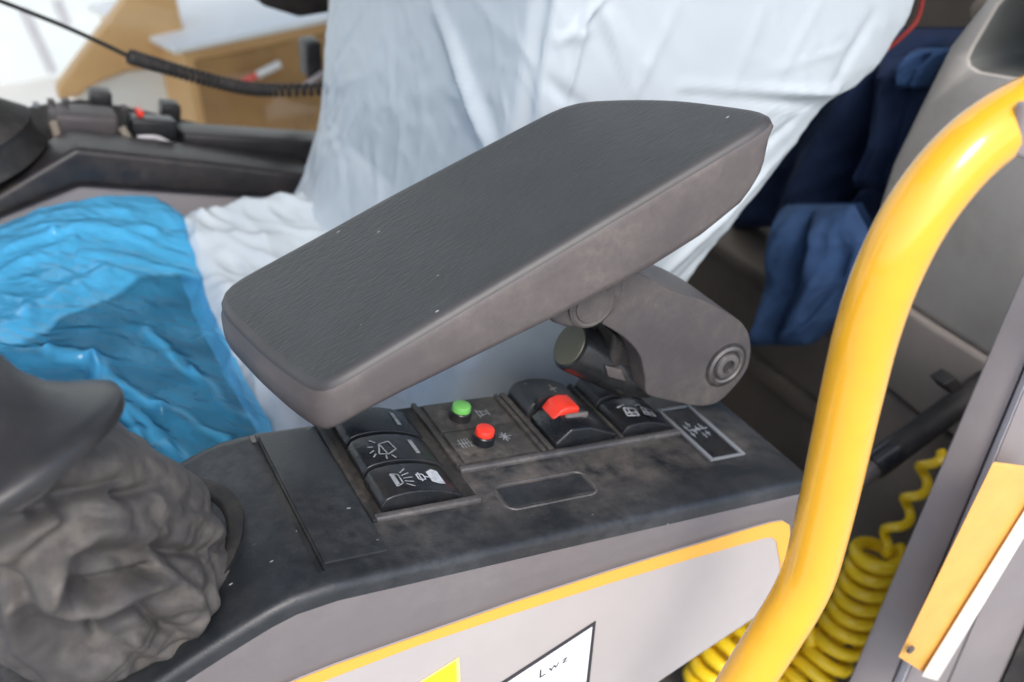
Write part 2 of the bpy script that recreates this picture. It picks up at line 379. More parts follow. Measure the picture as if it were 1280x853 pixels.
obj('coil', tube(hel, .0031, 6), M['rubber'], cord)

# ================================================================ seat and its plastic covers
seat = thing('driver_seat', 'dark cloth driver seat wrapped in white and blue plastic', 'seat', (.1,.88,.2))
bm = prism([Vector((-.16,.69,.60)),Vector((.3,.69,.60)),Vector((.3,1.07,.60)),Vector((-.16,1.07,.60))], Vector((0,0,.055)), None, .02, 3)
obj('cushion', bm, M['seat_cloth'], seat)
bm = prism([Vector((.30,.70,.62)),Vector((.50,.70,.62)),Vector((.66,.70,1.05)),Vector((.68,.70,1.55)),Vector((.46,.70,1.55)),Vector((.40,.70,1.05))], Vector((0,.38,0)), None, .03, 3)
obj('backrest', bm, M['seat_cloth'], seat)
bm = tube([Vector((.355,1.128,.80)), Vector((.378,1.132,.90)), Vector((.388,1.132,1.0)), Vector((.40,1.132,1.2))], .012, 10); obj('backrest_piping', bm, M['tan_cloth'], seat)
obj('seat_base', box(-.1,.42,.74,1.02,.2,.598,None,.02), M['trim_dark'], seat)

# white film bag over the backrest
def xf(z): return interp([(.60,.245),(.68,.272),(.75,.315),(.82,.345),(.95,.368),(1.2,.40),(1.6,.44)], z)
def xr(z): return interp([(.60,.50),(.76,.565),(.80,.60),(.85,.645),(.90,.685),(.918,.705),(.925,.735),(.945,.765),(.985,.79),(1.02,.792),(1.2,.80),(1.6,.80)], z)
CREASE = []
for a, b, face, h, wd in [((545,-20),(617,195),'f',.012,.012),((512,40),(505,240),'f',.006,.005),((538,30),(530,215),'f',.006,.006),
        ((462,120),(412,262),'f',.009,.006),((475,-10),(425,80),'f',-.006,.007),((440,40),(408,160),'f',.005,.008),((480,150),(440,230),'f',-.005,.008),
        ((432,215),(480,240),'f',.005,.006),((420,235),(470,262),'f',.006,.006),((340,300),(420,245),'f',.012,.01),
        ((430,130),(400,200),'f',.005,.004),((500,250),(470,180),'f',.005,.004),((520,120),(545,215),'f',-.005,.005),((450,20),(470,110),'f',.005,.004),((415,150),(470,205),'f',.004,.004),((485,60),(495,160),'f',-.004,.006),((600,30),(725,135),'s',-.007,.008),((740,-10),(705,140),'s',.006,.005),((655,-10),(640,80),'s',-.006,.008),((735,40),(650,70),'s',.005,.006),
        ((640,60),(668,140),'s',.005,.006),((760,20),(790,120),'s',.004,.008),((850,-10),(790,115),'s',.004,.006),((950,0),(905,110),'s',.004,.008),
        ((1020,0),(960,100),'s',.003,.007),((1085,20),(1040,100),'s',-.004,.009),
        ((845,104),(1040,114),'s',.012,.006),((850,116),(1035,128),'s',-.008,.006),((900,100),(1045,60),'s',.004,.005),((700,60),(760,-10),'s',.005,.004),((880,60),(930,-10),'s',.004,.004),((615,190),(560,0),'s',.006,.005),((820,345),(1005,170),'s',.007,.008),((850,350),(1010,215),'s',-.006,.008),((780,330),(985,150),'s',-.005,.007),((900,320),(1000,225),'s',.005,.005)]:
    f = (lambda p: on(*p, (1,0,-.18), (.345,1,.82))) if face == 'f' else (lambda p: atY(*p, .66))
    CREASE.append((f(a), f(b), h, wd))
import functools
@functools.lru_cache(None)
def loop_spl(z): return spline(loop_pts(z), LP_N)
def loop_pts(z):
    F, Q = xf(z), xr(z); y0, y1 = .66, 1.125
    return [Vector((Q-.02,y1,z)), Vector((F+.06,y1+.01,z)), Vector((F+.008,y1,z)), Vector((F,y1-.03,z)), Vector((F-.008,(y0+y1)/2,z)), Vector((F+.002,y0+.06,z)),
            Vector((F+.012,y0+.02,z)), Vector((F+.04,y0+.002,z)), Vector(((F+Q)/2,y0-.006,z)), Vector((Q-.03,y0+.004,z)), Vector((Q,y0+.03,z)), Vector((Q+.005,y0+.15,z)), Vector((Q,y1-.1,z))]
LP_N = 24
def back_fn(s, tt):
    z = .60+tt*.98 if tt > .55 else .60+tt*.98
    pl = loop_spl(z); x = s*(len(pl)-1); k = min(int(x), len(pl)-2); p = pl[k].lerp(pl[k+1], x-k)
    tg = (pl[k+1]-pl[k]).normalized(); nr = Vector((-tg.y, tg.x, 0)); nr = -nr if nr.dot(p-Vector((.52,.9,z))) < 0 else nr
    d = 0
    for a, b, h, wd in CREASE:
        if not (min(a.z,b.z)-.03 < z < max(a.z,b.z)+.03): continue
        r, q = seg_dist(p, a, b); r *= 1.35
        if r < wd*3: d += h*math.exp(-(r/wd)**2)*(.4+.6*math.sin(math.pi*min(1,max(0,q*.9+.05))))
    d += .012*noise.noise(Vector((p.x*5,p.y*5,p.z*2.5)))+.0016*ridged(Vector((p.x*13+p.z*9,p.y*13,p.z*4)))**3+.0009*ridged(Vector((p.x*30+p.z*22,p.y*30-p.z*9,p.z*9)))**5+.0008*noise.noise(Vector((p.x*70+p.z*40,p.y*70,p.z*25)))
    return p+nr*d
bc = obj('backrest_cover', grid(lambda s, t: back_fn(.06+.76*s, t), 330, 250), M['white_film'], None, 180)
tag(bc, 'creased white plastic cover bagged over the seat backrest', 'plastic cover')

# white film over the cushion
def cush_fn(s, tt):
    x = .095+s*.205; y = .63+tt*.50
    z = .705+.03*sm(.75,1.1,y)
    z -= .045*sm(.80,.655,y)+.14*sm(.66,.63,y)+.10*sm(1.09,1.13,y)+.085*sm(.165,.095,x)
    z += .012*ridged(Vector((x*9+y*5,y*9-x*4,2)))+.006*ridged(Vector((x*22,y*12,9)))+.004*ridged(Vector((x*40+y*22,y*26,5)))
    y += .020*noise.noise(Vector((x*14,z*6,3)))+.010*ridged(Vector((x*26+z*9,z*16,3)))-.004
    return Vector((x,y,z-.012))
cc = obj('cushion_cover', grid(cush_fn, 110, 110), M['white_film'], None, 180)
tag(cc, 'crumpled white plastic sheet spread over the seat cushion behind the armrest', 'plastic cover')

# blue film over the front of the cushion
rows = [(-.08,1.16,-90,262,330,0),(0,1.13,-90,205,238,0),(.10,1.08,-90,238,262,0),(.28,1.0,-90,262,325,0),(.48,.90,-90,276,392,0),(.68,.80,-90,302,455,0),(.85,.72,-90,335,510,0),(1.0,.64,-90,350,575,0)]
BL = [((-60,455),(40,400),12,.010),((40,400),(130,352),12,.010),((130,352),(265,345),12,.010),((-40,436),(60,446),7,.010),((60,446),(120,465),7,.011),((120,465),(200,515),8,.010),((200,515),(290,545),8,.008),
      ((185,420),(240,468),6,.007),((240,468),(300,515),7,.007),((262,330),(278,400),6,.007),((278,400),(335,510),7,.006),((-40,330),(60,296),7,.007),((60,296),(190,285),7,.006),((100,325),(240,335),6,.008),
      ((-60,380),(90,310),8,.008),((60,262),(160,262),5,.004),((150,505),(230,565),7,.007),((-40,300),(40,262),6,.006),((85,290),(250,312),5,.004),((200,250),(256,300),6,.005),((110,455),(175,540),5,.005)]
def pix_seg(u, v, a, b):
    dx, dy = b[0]-a[0], b[1]-a[1]; t = max(0, min(1, ((u-a[0])*dx+(v-a[1])*dy)/(dx*dx+dy*dy)))
    return math.hypot(u-a[0]-dx*t, v-a[1]-dy*t)
def blue_uv(s, tt):
    y = interp([(r[0],r[1]) for r in rows], tt); ur = interp([(r[0],r[3]) for r in rows], tt); v = interp([(r[0],r[4]) for r in rows], tt)
    u = -110+(ur+110)*s
    return u, v + interp([(0,75),(.25,50),(.5,15),(.75,0),(1,0)], s)*(1-tt)**2, y
def blue_fn(s, tt):
    u, v, y = blue_uv(s, tt)
    p = atY(u, v, y)
    lift = .02*math.sin(math.pi*min(1,s))*math.sin(math.pi*max(0,min(1,tt)))
    wu = u+14*noise.noise(Vector((u*.012,v*.012,3))); wv = v+14*noise.noise(Vector((u*.012,v*.012,8)))
    c = 0
    for a, b, wd, h in BL:
        r = pix_seg(wu, wv, a, b)
        if r < wd*3: c += h*math.exp(-(r/wd)**2)
    w2 = .0035*ridged(Vector((u*.009+v*.006, v*.034-u*.012, 4)))
    w3 = .0016*ridged(Vector((u*.02+v*.014, v*.085-u*.03, 9)))
    w4 = .0008*noise.noise(Vector((u*.1, v*.2, 4)))
    return p+Vector((0,-.3,.95))*(lift+(.62*c+.6*w2+.7*w3+w4)*(1-.85*sm(.86,.98,s))*(.75+.25*sm(0,.2,tt))-.010)-Vector((0,0,.008*sm(.95,1,s)))
THIN = [(-60,470),(60,425),(120,388),(195,352),(262,350),(272,405),(300,470),(318,520),(300,600),(120,600),(60,480),(-60,480)]
def blue_layers(s, tt):
    u, v, y = blue_uv(s, tt)
    n_ = noise.noise(Vector((u*.02, v*.045, 2)))
    u += 16*noise.noise(Vector((u*.02, v*.03, 5))); v += 12*noise.noise(Vector((u*.02, v*.03, 7)))
    ins = False; dm = 1e9
    for i in range(len(THIN)):
        a, b = THIN[i-1], THIN[i]; dm = min(dm, pix_seg(u, v, a, b))
        if (a[1] > v) != (b[1] > v) and u < (b[0]-a[0])*(v-a[1])/(b[1]-a[1])+a[0]: ins = not ins
    sd_ = -dm if ins else dm
    base = .10+.72*sm(-3, 4, sd_)
    cr = 0
    for a, b, wd, h in BL:
        r = pix_seg(u, v, a, b)
        if r < 20: cr = max(cr, math.exp(-(r/5)**2)*.5)
    return max(0, min(1, base+cr*(1-base)+.22*n_))
bf = obj('blue_film', grid(blue_fn, 190, 200, attr=blue_layers), M['blue_film'], None, 180)
tag(bf, 'shiny blue plastic bag draped over the front of the seat cushion', 'plastic bag')
def under_fn(s, tt):
    u, v, y = blue_uv(s*.97, .12+tt*.90); return atY(u, v, y)-Vector((0,-.012,.022+.02*sm(.8,1,s)))
obj('cushion_front', grid(under_fn, 30, 30), M['seat_cloth'], seat, 180)

# ================================================================ rear of the cab
tp = thing('rear_trim', 'warm grey moulded rear corner trim with a pocket behind the yellow handrail', 'trim panel', (.9,.5,.2))
XT = .86
pp = [(1096,258),(1112,205),(1150,125),(1185,55),(1228,0),(1262,-45),(1420,-60),(1460,300),(1420,560),(1240,452),(1165,405),(1086,352)]
P_ = [atX(u,v,XT) for u,v in pp]
pk = [(1208,84),(1206,74),(1214,58),(1245,5),(1290,-40),(1400,-40),(1405,140),(1290,104),(1222,92)]
def holed(outer, hole, d):
    b = bmesh.new(); d = Vector((d,.02,0)); cen = sum(hole, Vector())/len(hole)
    lv = lambda pts: [b.verts.new(p) for p in pts]
    def loop(a): return [b.edges.new((a[i], a[(i+1)%len(a)])) for i in range(len(a))]
    def walls(a, c):
        for i in range(len(a)): b.faces.new((a[i], a[(i+1)%len(a)], c[(i+1)%len(c)], c[i]))
    co_ = sum(outer, Vector())/len(outer)
    o0 = lv([p+(co_-p).normalized()*.012 for p in outer]); o1 = lv([p+(co_-p).normalized()*.0035+Vector((.0035,0,0)) for p in outer]); o2 = lv([p+Vector((.012,0,0)) for p in outer]); o3 = lv([p+d for p in outer])
    h0 = lv(hole); h1 = lv([p+(cen-p)*.05+Vector((.003,0,0)) for p in hole]); h2 = lv([p+(cen-p)*.09+Vector((.012,0,0)) for p in hole]); h3 = lv([p+(cen-p)*.16+Vector((.22,0,0)) for p in hole])
    e = loop(o0)+loop(h0)
    bmesh.ops.triangle_fill(b, edges=e, use_beauty=True)
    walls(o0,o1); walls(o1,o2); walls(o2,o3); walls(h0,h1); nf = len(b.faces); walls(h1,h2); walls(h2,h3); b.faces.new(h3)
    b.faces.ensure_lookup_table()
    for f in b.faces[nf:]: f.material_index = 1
    b.faces.new(o3)
    return b
obj('panel', holed(P_, [atX(u,v,XT) for u,v in pk], .12), None, tp, 50, [M['trim'], mat('trim with painted pocket shade', (.13,.135,.125), .7, .1, 10)])  # pocket faces: same trim plastic, recess shade painted in as a darker colour
pp2 = [(1086,356),(1165,409),(1240,456),(1420,566),(1430,700),(1150,520),(1090,470)]
obj('lower_panel', prism([atX(u,v,XT-.006) for u,v in pp2], Vector((.1,.02,0)), None, .006, 3), M['trim_low'], tp)
pp3 = [(1090,476),(1150,524),(1430,704),(1430,1000),(1000,800),(1030,560)]
obj('kick_panel', prism([atX(u,v,XT+.004) for u,v in pp3], Vector((.1,.02,0)), None, .006, 3), mat('dusty brown kick panel', (.15,.13,.115), .65, .15, 8, dust=(.26,.22,.18), dust_amt=.4), tp)
sb = thing('storage_box', 'dark brown grey storage box low behind the seat', 'box', (1.0,.8,.2))
obj('box_body', prism([Vector((.93,.62,.2)),Vector((.93,1.2,.2)),Vector((.93,1.2,.50)),Vector((.93,.62,.50))], Vector((.36,0,0)), None, .012), M['trim_dark'], sb)
obj('box_lid', prism([Vector((.92,.61,.503)),Vector((.92,1.21,.503)),Vector((1.3,1.21,.503)),Vector((1.3,.61,.503))], Vector((0,0,.03)), None, .008), M['trim_dark'], sb)
obj('box_rib', box(.916,.928,.62,1.2,.36,.39,None,.003), M['trim_dark'], sb)

def cloth(outline_u, X, folds, amp, seed, nu=50, nv=60, depth=.03):
    """hanging cloth: rows of (v, u_left, u_right) read on the plane x = X, folded in depth, closed behind"""
    def fn(s, tt):
        v = interp([(r[0],r[1]) for r in outline_u], tt); a = interp([(r[0],r[2]) for r in outline_u], tt); b = interp([(r[0],r[3]) for r in outline_u], tt)
        p = atX(a+(b-a)*s, v, X)
        e = min(s, 1-s, tt*.8, (1-tt)*.8); rnd = depth*math.sqrt(max(0,1-(1-min(1,e*7))**2))
        d = amp*math.sin(folds*s*2*math.pi+2*noise.noise(Vector((s*2,tt*1.2,seed)))+tt*1.2)*.6+amp*.7*noise.noise(Vector((s*4+tt,tt*2-s,seed)))+amp*.22*ridged(Vector((s*7+tt*3,tt*3.5-s,seed)))
        return p-Vector((rnd+d*min(1,e*8),0,0))
    bm = grid(fn, nu, nv)
    def bk(s, tt):
        q = fn(s, tt); q.x = X+.012; return q
    return grid(bk, nu, nv, bm)
jk = thing('jacket', 'navy work jacket hanging in the shade behind the seat', 'jacket', atX(1080,180,.98))
obj('jacket_body', cloth([(0,36,1040,1240),(.25,100,1000,1210),(.5,170,960,1180),(.75,230,930,1160),(1,285,930,1130)], 1.0, 2.2, .05, 3, depth=.05), M['navy'], jk, 180)
obj('sleeve', cloth([(0,70,1110,1200),(.3,110,1112,1160),(.6,180,1112,1146),(1,240,1085,1130)], .95, 1, .02, 8, depth=.03), M['navy'], jk, 180)
obj('collar', cloth([(0,60,1148,1190),(.5,85,1140,1175),(1,110,1135,1160)], .93, 1, .015, 2, 20, 20, .02), M['blue_cloth'], jk, 180)
o = obj('blue_cloth', cloth([(0,256,985,1068),(.25,300,972,1092),(.5,350,968,1085),(.75,395,958,1050),(1,432,945,1010)], .86, 1.6, .022, 11, depth=.025), M['blue_cloth'], None, 180)
tag(o, 'faded blue cloth hanging below the navy jacket', 'cloth')
o = obj('red_strap', tube(spline([atX(1157,-30,.85), atX(1149,18,.85), atX(1132,42,.84), atX(1086,80,.82), atX(1036,118,.80), atX(1010,150,.80)],6), .0025, 8), mat('dark red webbing', (.22,.02,.015), .8)); tag(o, 'thin red strap edge peeking out behind the white seat cover', 'strap')
o = obj('beige_pad', prism([atX(u,v,1.05) for u,v in [(1206,8),(1240,-20),(1260,10),(1230,40),(1212,36)]], Vector((.05,0,0)), None, .01), M['tan_cloth']); tag(o, 'small beige pad at the top beside the grey rear trim', 'pad')

# black strut behind the handrail
st = thing('black_strut', 'black strut with a taped joint running from behind the handrail to the door post', 'strut', atY(1100,585,.52))
a, b = atY(1030,628,.52), atY(1235,478,.52); m0 = a.lerp(b,.30); m1 = a.lerp(b,.42)
obj('rod', tube([a, m0], .0115, 16), M['grey_plastic'], st); obj('sleeve', tube([m0, b+(b-a)*.3], .0145, 16), M['rubber'], st)
obj('tape', tube([m0.lerp(m1,-.1), m1], .0152, 16), M['switch'], st)
obj('clip', prism([atY(u,v,.51) for u,v in [(1180,482),(1196,472),(1206,484),(1190,494)]], Vector((0,.02,0)), None, .002), M['rubber'], st)

# yellow spiral hose
def helix(path, turns, rad, n_per=22, squash=1):
    sp = spline(path, 40); tot = len(sp)-1; out = []
    N = int(turns*n_per)
    for i in range(N+1):
        s = i/N*tot; k = min(int(s), tot-1); p = sp[k].lerp(sp[k+1], s-k); tg = (sp[k+1]-sp[k]).normalized()
        n1 = tg.cross(Vector((.2,1,0))).normalized(); n2 = tg.cross(n1); a = 2*math.pi*i/n_per
        r = rad(i/N) if callable(rad) else rad
        out.append(p+n1*math.cos(a)*r+n2*math.sin(a)*r*squash)
    return out
hs = thing('spiral_hose', 'yellow spiral air hose looping down between handrail and door post', 'hose', atY(1050,760,.55))
YH = .56
YH = .535
obj('stretched_coil', tube(helix([atY(1168,565,YH), atY(1150,606,YH), atY(1127,648,YH), atY(1100,688,YH)], 3.3, .0085), .0058, 8), M['hose'], hs)
obj('near_coil', tube(helix([atY(1100,688,YH), atY(1084,730,YH), atY(1064,775,YH), atY(1030,825,YH), atY(985,865,YH), atY(940,890,YH)], 12.5, .026), .0082, 10), M['hose'], hs)
obj('far_coil', tube(helix([atY(1040,775,.575), atY(1000,788,.575), atY(955,800,.575), atY(920,815,.575), atY(898,835,.575), atY(885,856,.575)], 10, .026), .0082, 10), M['hose'], hs)

# ================================================================ left console
con = thing('control_console', 'dusty black and grey left control console with switches, a yellow stripe and stickers', 'console', ORG+Vector((.2,.09,-.3)))
def ztop(x):
    base = .8002-(x-.0908)*math.tan(TILT)
    return interp([(-.30,.640),(-.2,.690),(-.1,.733),(-.025,.765),(.013,.780),(.045,.7905),(.075,.799),(.105,.7973)], x) if x < .105 else base
xs = [-.30,-.25,-.2,-.16,-.12,-.09,-.06,-.03,-.01,.01,.02,.035,.05,.065,.08,.09,.0975,.0995,.1000,.1035,.1040,.1055,.115,.13,.143,.153]+[.17+.02*i for i in range(17)]+[.498,.504,.507]
Y0, Y1 = .418, .594
def cross(x):
    z = ztop(x); e = sm(.507,.490,x)
    k = (1-e)*.008
    pts = []
    r = .007
    for i in range(6):                                   # near rounded edge
        a = math.pi/2*i/5; pts.append((Y0+r-r*math.cos(a), z-r+r*math.sin(a)-k))
    for y in (.432,.4335,.4365,.438,.45,.47,.49,.51,.53,.55,.565,.5755,.577,.579): pts.append((y, z-k))
    rf = .016
    for i in range(1,7):
        a = math.pi/2*i/6; pts.append((Y1-rf+rf*math.sin(a), z-rf+rf*math.cos(a)-k))
    pts += [(Y1+.002, z-.06), (Y1+.004,z-.13)]
    return [(Y0-.0004, z-.012-k)]+pts
bm = bmesh.new(); prev = None
for x in xs:
    row = []
    for (y, z) in cross(x):
        if .0999 < x < .1036 and .4364 < y < .5795: z -= .004          # the groove beside the cover
        row.append(bm.verts.new((x,y,z)))
    if prev:
        for i in range(len(row)-1): bm.faces.new((prev[i],row[i],row[i+1],prev[i+1]))
    prev = row
bm.faces.new(prev)
def shell_mat():
    m = M['dark_plastic'].copy(); m.name = 'dark plastic with dust by the switches'
    n = m.node_tree.nodes; l = m.node_tree.links; p = n['Principled BSDF']
    src = p.inputs['Base Color'].links[0].from_socket
    tc = n.new('ShaderNodeTexCoord'); sp = n.new('ShaderNodeSeparateXYZ'); l.new(tc.outputs['Object'], sp.inputs[0])
    def rng(sock, pts):
        r = n.new('ShaderNodeValToRGB'); mr = n.new('ShaderNodeMapRange'); mr.inputs['From Min'].default_value = pts[0][0]; mr.inputs['From Max'].default_value = pts[-1][0]
        l.new(sock, mr.inputs['Value']); l.new(mr.outputs[0], r.inputs[0]); e = r.color_ramp.elements
        w_ = pts[-1][0]-pts[0][0]
        while len(e) < len(pts): e.new(.5)
        for k, (x, v) in enumerate(pts): e[k].position = (x-pts[0][0])/w_; e[k].color = (v,v,v,1)
        return r.outputs[0]
    a = rng(sp.outputs[0], [(-.20,0),(-.13,.7),(0,1),(.14,.8),(.2,.15)])
    b = rng(sp.outputs[1], [(-.085,0),(-.06,.25),(-.035,1),(.0,.9),(.05,.6)])
    t = n.new('ShaderNodeTexNoise'); t.inputs['Scale'].default_value = 26; t.inputs['Detail'].default_value = 8; t.inputs['Roughness'].default_value = .65; l.new(tc.outputs['Object'], t.inputs['Vector'])
    mr = n.new('ShaderNodeMapRange'); mr.inputs['From Min'].default_value = .38; mr.inputs['From Max'].default_value = .7; mr.inputs['To Max'].default_value = .75; l.new(t.outputs['Fac'], mr.inputs['Value'])
    m1 = n.new('ShaderNodeMath'); m1.operation = 'MULTIPLY'; l.new(a, m1.inputs[0]); l.new(b, m1.inputs[1])
    m2 = n.new('ShaderNodeMath'); m2.operation = 'MULTIPLY'; l.new(m1.outputs[0], m2.inputs[0]); l.new(mr.outputs[0], m2.inputs[1])
    x = n.new('ShaderNodeMix'); x.data_type = 'RGBA'; l.new(m2.outputs[0], x.inputs['Factor']); l.new(src, x.inputs[6]); x.inputs[7].default_value = (.22,.19,.16,1)
    l.new(x.outputs[2], p.inputs['Base Color']); return m
obj('top_shell', bm, shell_mat(), con, 35)
# grey side
side = [(x, ztop(x)-.0125) for x in xs]
pts = [Vector((x,Y0,z)) for x,z in side]
for u,v in [(1003,625),(985,725),(960,762),(860,828),(800,868),(700,930)]: pts.append(atY(u,v,Y0))
pts += [Vector((-.05,Y0,.42)), Vector((-.3,Y0,.42))]
bm = bmesh.new(); a = [bm.verts.new(p) for p in pts]; c = [bm.verts.new(p+Vector((0,.17,0))) for p in pts]
bm.faces.new(a); bm.faces.new(c[::-1])
for i in range(len(a)): bm.faces.new((a[i],c[i],c[(i+1)%len(a)],a[(i+1)%len(a)]))
bmesh.ops.recalc_face_normals(bm, faces=bm.faces)
bevel(bm, .004, 3, ang=75)
obj('side_shell', bm, M['side'], con, 30)
# light panel and the stripe round it
outer = [(300,880),(375,850),(420,832),(520,797),(640,755),(760,716),(860,685),(930,664),(965,654),(979,652),(987,657),(988,668),(984,690),(976,722),(955,764),(860,827),(790,875),(700,935),(300,960)]
inner = [(308,895),(390,858),(430,842),(520,808),(640,768),(760,730),(860,700),(930,680),(955,673),(965,672),(971,677),(972,686),(975,700),(976,715)]
YP = Y0-.0022
obj('inlay_panel', prism([atY(u,v,YP) for u,v in [(300,884)]+outer[1:]], Vector((0,.0021,0))), M['inlay'], con, 20)
bm = bmesh.new(); YQ = YP-.0008; n_ = len(inner)
o_ = outer[:n_]
va = [bm.verts.new(atY(u,v,YQ)) for u,v in o_]; vb = [bm.verts.new(atY(u,v,YQ)) for u,v in inner]
vc = [bm.verts.new(atY(u,v,YQ)+Vector((0,.0007,0))) for u,v in o_]; vd = [bm.verts.new(atY(u,v,YQ)+Vector((0,.0007,0))) for u,v in inner]
for i in range(n_-1):
    bm.faces.new((va[i],va[i+1],vb[i+1],vb[i])); bm.faces.new((va[i],vc[i],vc[i+1],va[i+1])); bm.faces.new((vb[i],vb[i+1],vd[i+1],vd[i]))
obj('trim_stripe', bm, M['stripe'], con, 20)
# stickers on the side
WB = mat('white sticker', (.86,.86,.86), .4); KB = mat('black print', (.03,.03,.035), .5); YB_ = mat('bright yellow sticker', (.9,.74,.02), .4); YBe = mat('pale yellow edge', (.85,.66,.25), .4)
q = lambda pts, d: [atY(u,v,YP-d) for u,v in pts]
lab = obj('noise_sticker', prism(q([(548,905),(745,777),(728,935),(600,1000)], .0009), Vector((0,.0006,0))), KB, con, 0)
lab['label'] = 'white sticker with black border and lettering on the console side'
obj('white_face', prism(q([(556,905),(740.5,784),(724,930),(604,990)], .0014), Vector((0,.0004,0))), WB, lab, 0)
tc_ = bpy.data.curves.new('txt','FONT'); tc_.body = 'Lwz'; tc_.size = 1; tc_.space_character = 1.25
to = bpy.data.objects.new('txt', tc_); COL.objects.link(to)
bpy.context.view_layer.update()
def text_mesh(body, origin, xdir, ydir, size, sp=1.2, smallrest=1.0):
    tc_.body = body; tc_.space_character = sp
    bpy.context.view_layer.update()
    me = to.evaluated_get(bpy.context.evaluated_depsgraph_get()).to_mesh()
    b = bmesh.new(); b.from_mesh(me)
    for v in b.verts: v.co = origin+xdir*(v.co.x*size)+ydir*(v.co.y*size*(1 if v.co.x < .6 else smallrest))
    return b
p0 = atY(673,849,YP-.0018); xd = (atY(727,815,YP-.0018)-p0).normalized(); yd = (atY(674,832,YP-.0018)-p0).normalized()
obj('lettering', text_mesh('Lwz', p0, xd, yd, .0135, 1.3, .75), KB, lab, 0)
obj('lettering', text_mesh('A', atY(692,873,YP-.0018), xd, yd, .0135), KB, lab, 0)
ys = obj('warning_sticker', prism(q([(470,888),(574,822),(578,900),(500,930)], .0009), Vector((0,.0006,0))), YBe, con, 0)
ys['label'] = 'bright yellow warning sticker beside the white sticker'
obj('yellow_face', prism(q([(470,891),(570,827),(573,900),(500,925)], .0014), Vector((0,.0004,0))), YB_, ys, 0)

# cover lid in front of the switches
obj('blank_cover', box(.0145,.0575,.020,.160,-.001,.0016,L,.0012,2), M['dark_plastic'], con)
# tray floors and lips
tf = obj('switch_tray', box(.062,.138,.053,.170,-.002,.0012,L), M['gap'], con)
obj('tray_floor', box(.1385,.342,.0865,.170,-.002,.001,L), M['tray'], con)
lip = obj('tray_lip', box(.060,.139,.0475,.0535,-.001,.004,L,.0018,3), M['lip'], con)
obj('tray_lip', box(.139,.343,.0815,.087,-.001,.004,L,.0018,3), M['lip'], con)
obj('tray_lip', box(.0575,.0625,.048,.172,-.001,.003,L,.0012,2), M['gap'], con)
obj('tray_divider', box(.1385,.1425,.088,.172,0,.0042,L,.0012,2), M['tray'], con)
obj('tray_divider', box(.2115,.2155,.088,.170,0,.0042,L,.0012,2), M['tray'], con)
obj('tray_divider', box(.2175,.2225,.088,.170,0,.0042,L,.0012,2), M['tray'], con)
obj('tray_divider', box(.285,.2885,.088,.170,0,.0042,L,.0012,2), M['tray'], con)

RP = [(0,0),(-.001,.006),(.002,.0115),(.007,.0135),(.016,.0145),(.026,.0142),(.036,.0126),(.046,.0098),(.055,.006),(.061,.0022),(.062,0)]
def rz(x):
    return interp([(a,b) for a,b in RP[1:-1]], x)
def rocker(x0, y0, wdt, m, flat=1.0, ln=1.0):
    pts = [L(x0+a*ln, y0, b*flat) for a,b in RP]
    return prism(pts, EY*wdt, None, .0016, 3)
def strip(bm, pts, w_, x0, y0, flat=1, ln=1, up=.0005):
    """a print line on a rocker top, points in metres on its face"""
    for (a, b) in zip(pts, pts[1:]):
        d = Vector((b[0]-a[0], b[1]-a[1])); 
        if d.length < 1e-6: continue
        n2 = Vector((-d.y, d.x)).normalized()*w_/2; k = max(1,int(d.length/.003)); prev = None
        for i in range(k+1):
            c = Vector(a)+d*(i/k)
            pr = [bm.verts.new(L(x0+(c+s*n2).x, y0+(c+s*n2).y, rz((c+s*n2).x/ln)*flat+up)) for s in (1,-1)]
            if prev: bm.faces.new((prev[0],pr[0],pr[1],prev[1]))
            prev = pr
def fillp(bm, pts, x0, y0, flat=1, ln=1, up=.0005):
    bm.faces.new([bm.verts.new(L(x0+a, y0+b, rz(a/ln)*flat+up)) for a,b in pts])
W_ = .0011
# front rocker: lamp symbol and a machine symbol
X1, YS1, WD = .067, .0555, .0325
s1 = obj('rocker_switch', rocker(X1,YS1,WD,None), M['switch'], con); s1['label'] = 'front rocker switch with lamp and machine symbols'
bm = bmesh.new()
strip(bm, [(.013,.008),(.013,.022),(.018,.020),(.018,.010),(.013,.008)], W_, X1, YS1); fillp(bm, [(.0135,.009),(.0135,.021),(.0155,.020),(.0155,.010)], X1, YS1)
for a,b in [((.020,.009),(.025,.005)),((.020,.012),(.026,.010)),((.020,.015),(.027,.015)),((.020,.018),(.026,.020)),((.020,.021),(.025,.025))]: strip(bm,[a,b],W_,X1,YS1)
obj('lamp_symbol', bm, M['grey_print'], s1, 0)
bm = bmesh.new()
strip(bm, [(.031,.012),(.036,.012),(.036,.018),(.031,.018),(.031,.012)], W_, X1, YS1); strip(bm, [(.033,.010),(.033,.020)], W_, X1, YS1)
strip(bm, [(.036,.015),(.040,.015)], W_, X1, YS1)
fillp(bm, [(.040,.010),(.045,.008),(.0505,.009),(.0505,.024),(.046,.025),(.040,.021)], X1, YS1)
obj('machine_symbol', bm, M['white_print'], s1, 0)
YS2 = YS1+.0365
s2 = obj('rocker_switch', rocker(X1+.001,YS2,WD,None), M['switch'], con); s2['label'] = 'middle rocker switch with washer symbol and a pale bar'
bm = bmesh.new()
strip(bm, [(.014,.009),(.020,.007),(.028,.012),(.026,.022),(.018,.020),(.014,.009)], W_, X1+.001, YS2); strip(bm, [(.018,.020),(.020,.007)], W_, X1+.001, YS2)
for a,b in [((.012,.014),(.008,.012)),((.013,.018),(.009,.019)),((.016,.022),(.013,.026)),((.012,.010),(.009,.007)),((.022,.006),(.024,.002)),((.018,.006),(.017,.002))]: strip(bm,[a,b],W_,X1+.001,YS2)
obj('washer_symbol', bm, M['grey_print'], s2, 0)
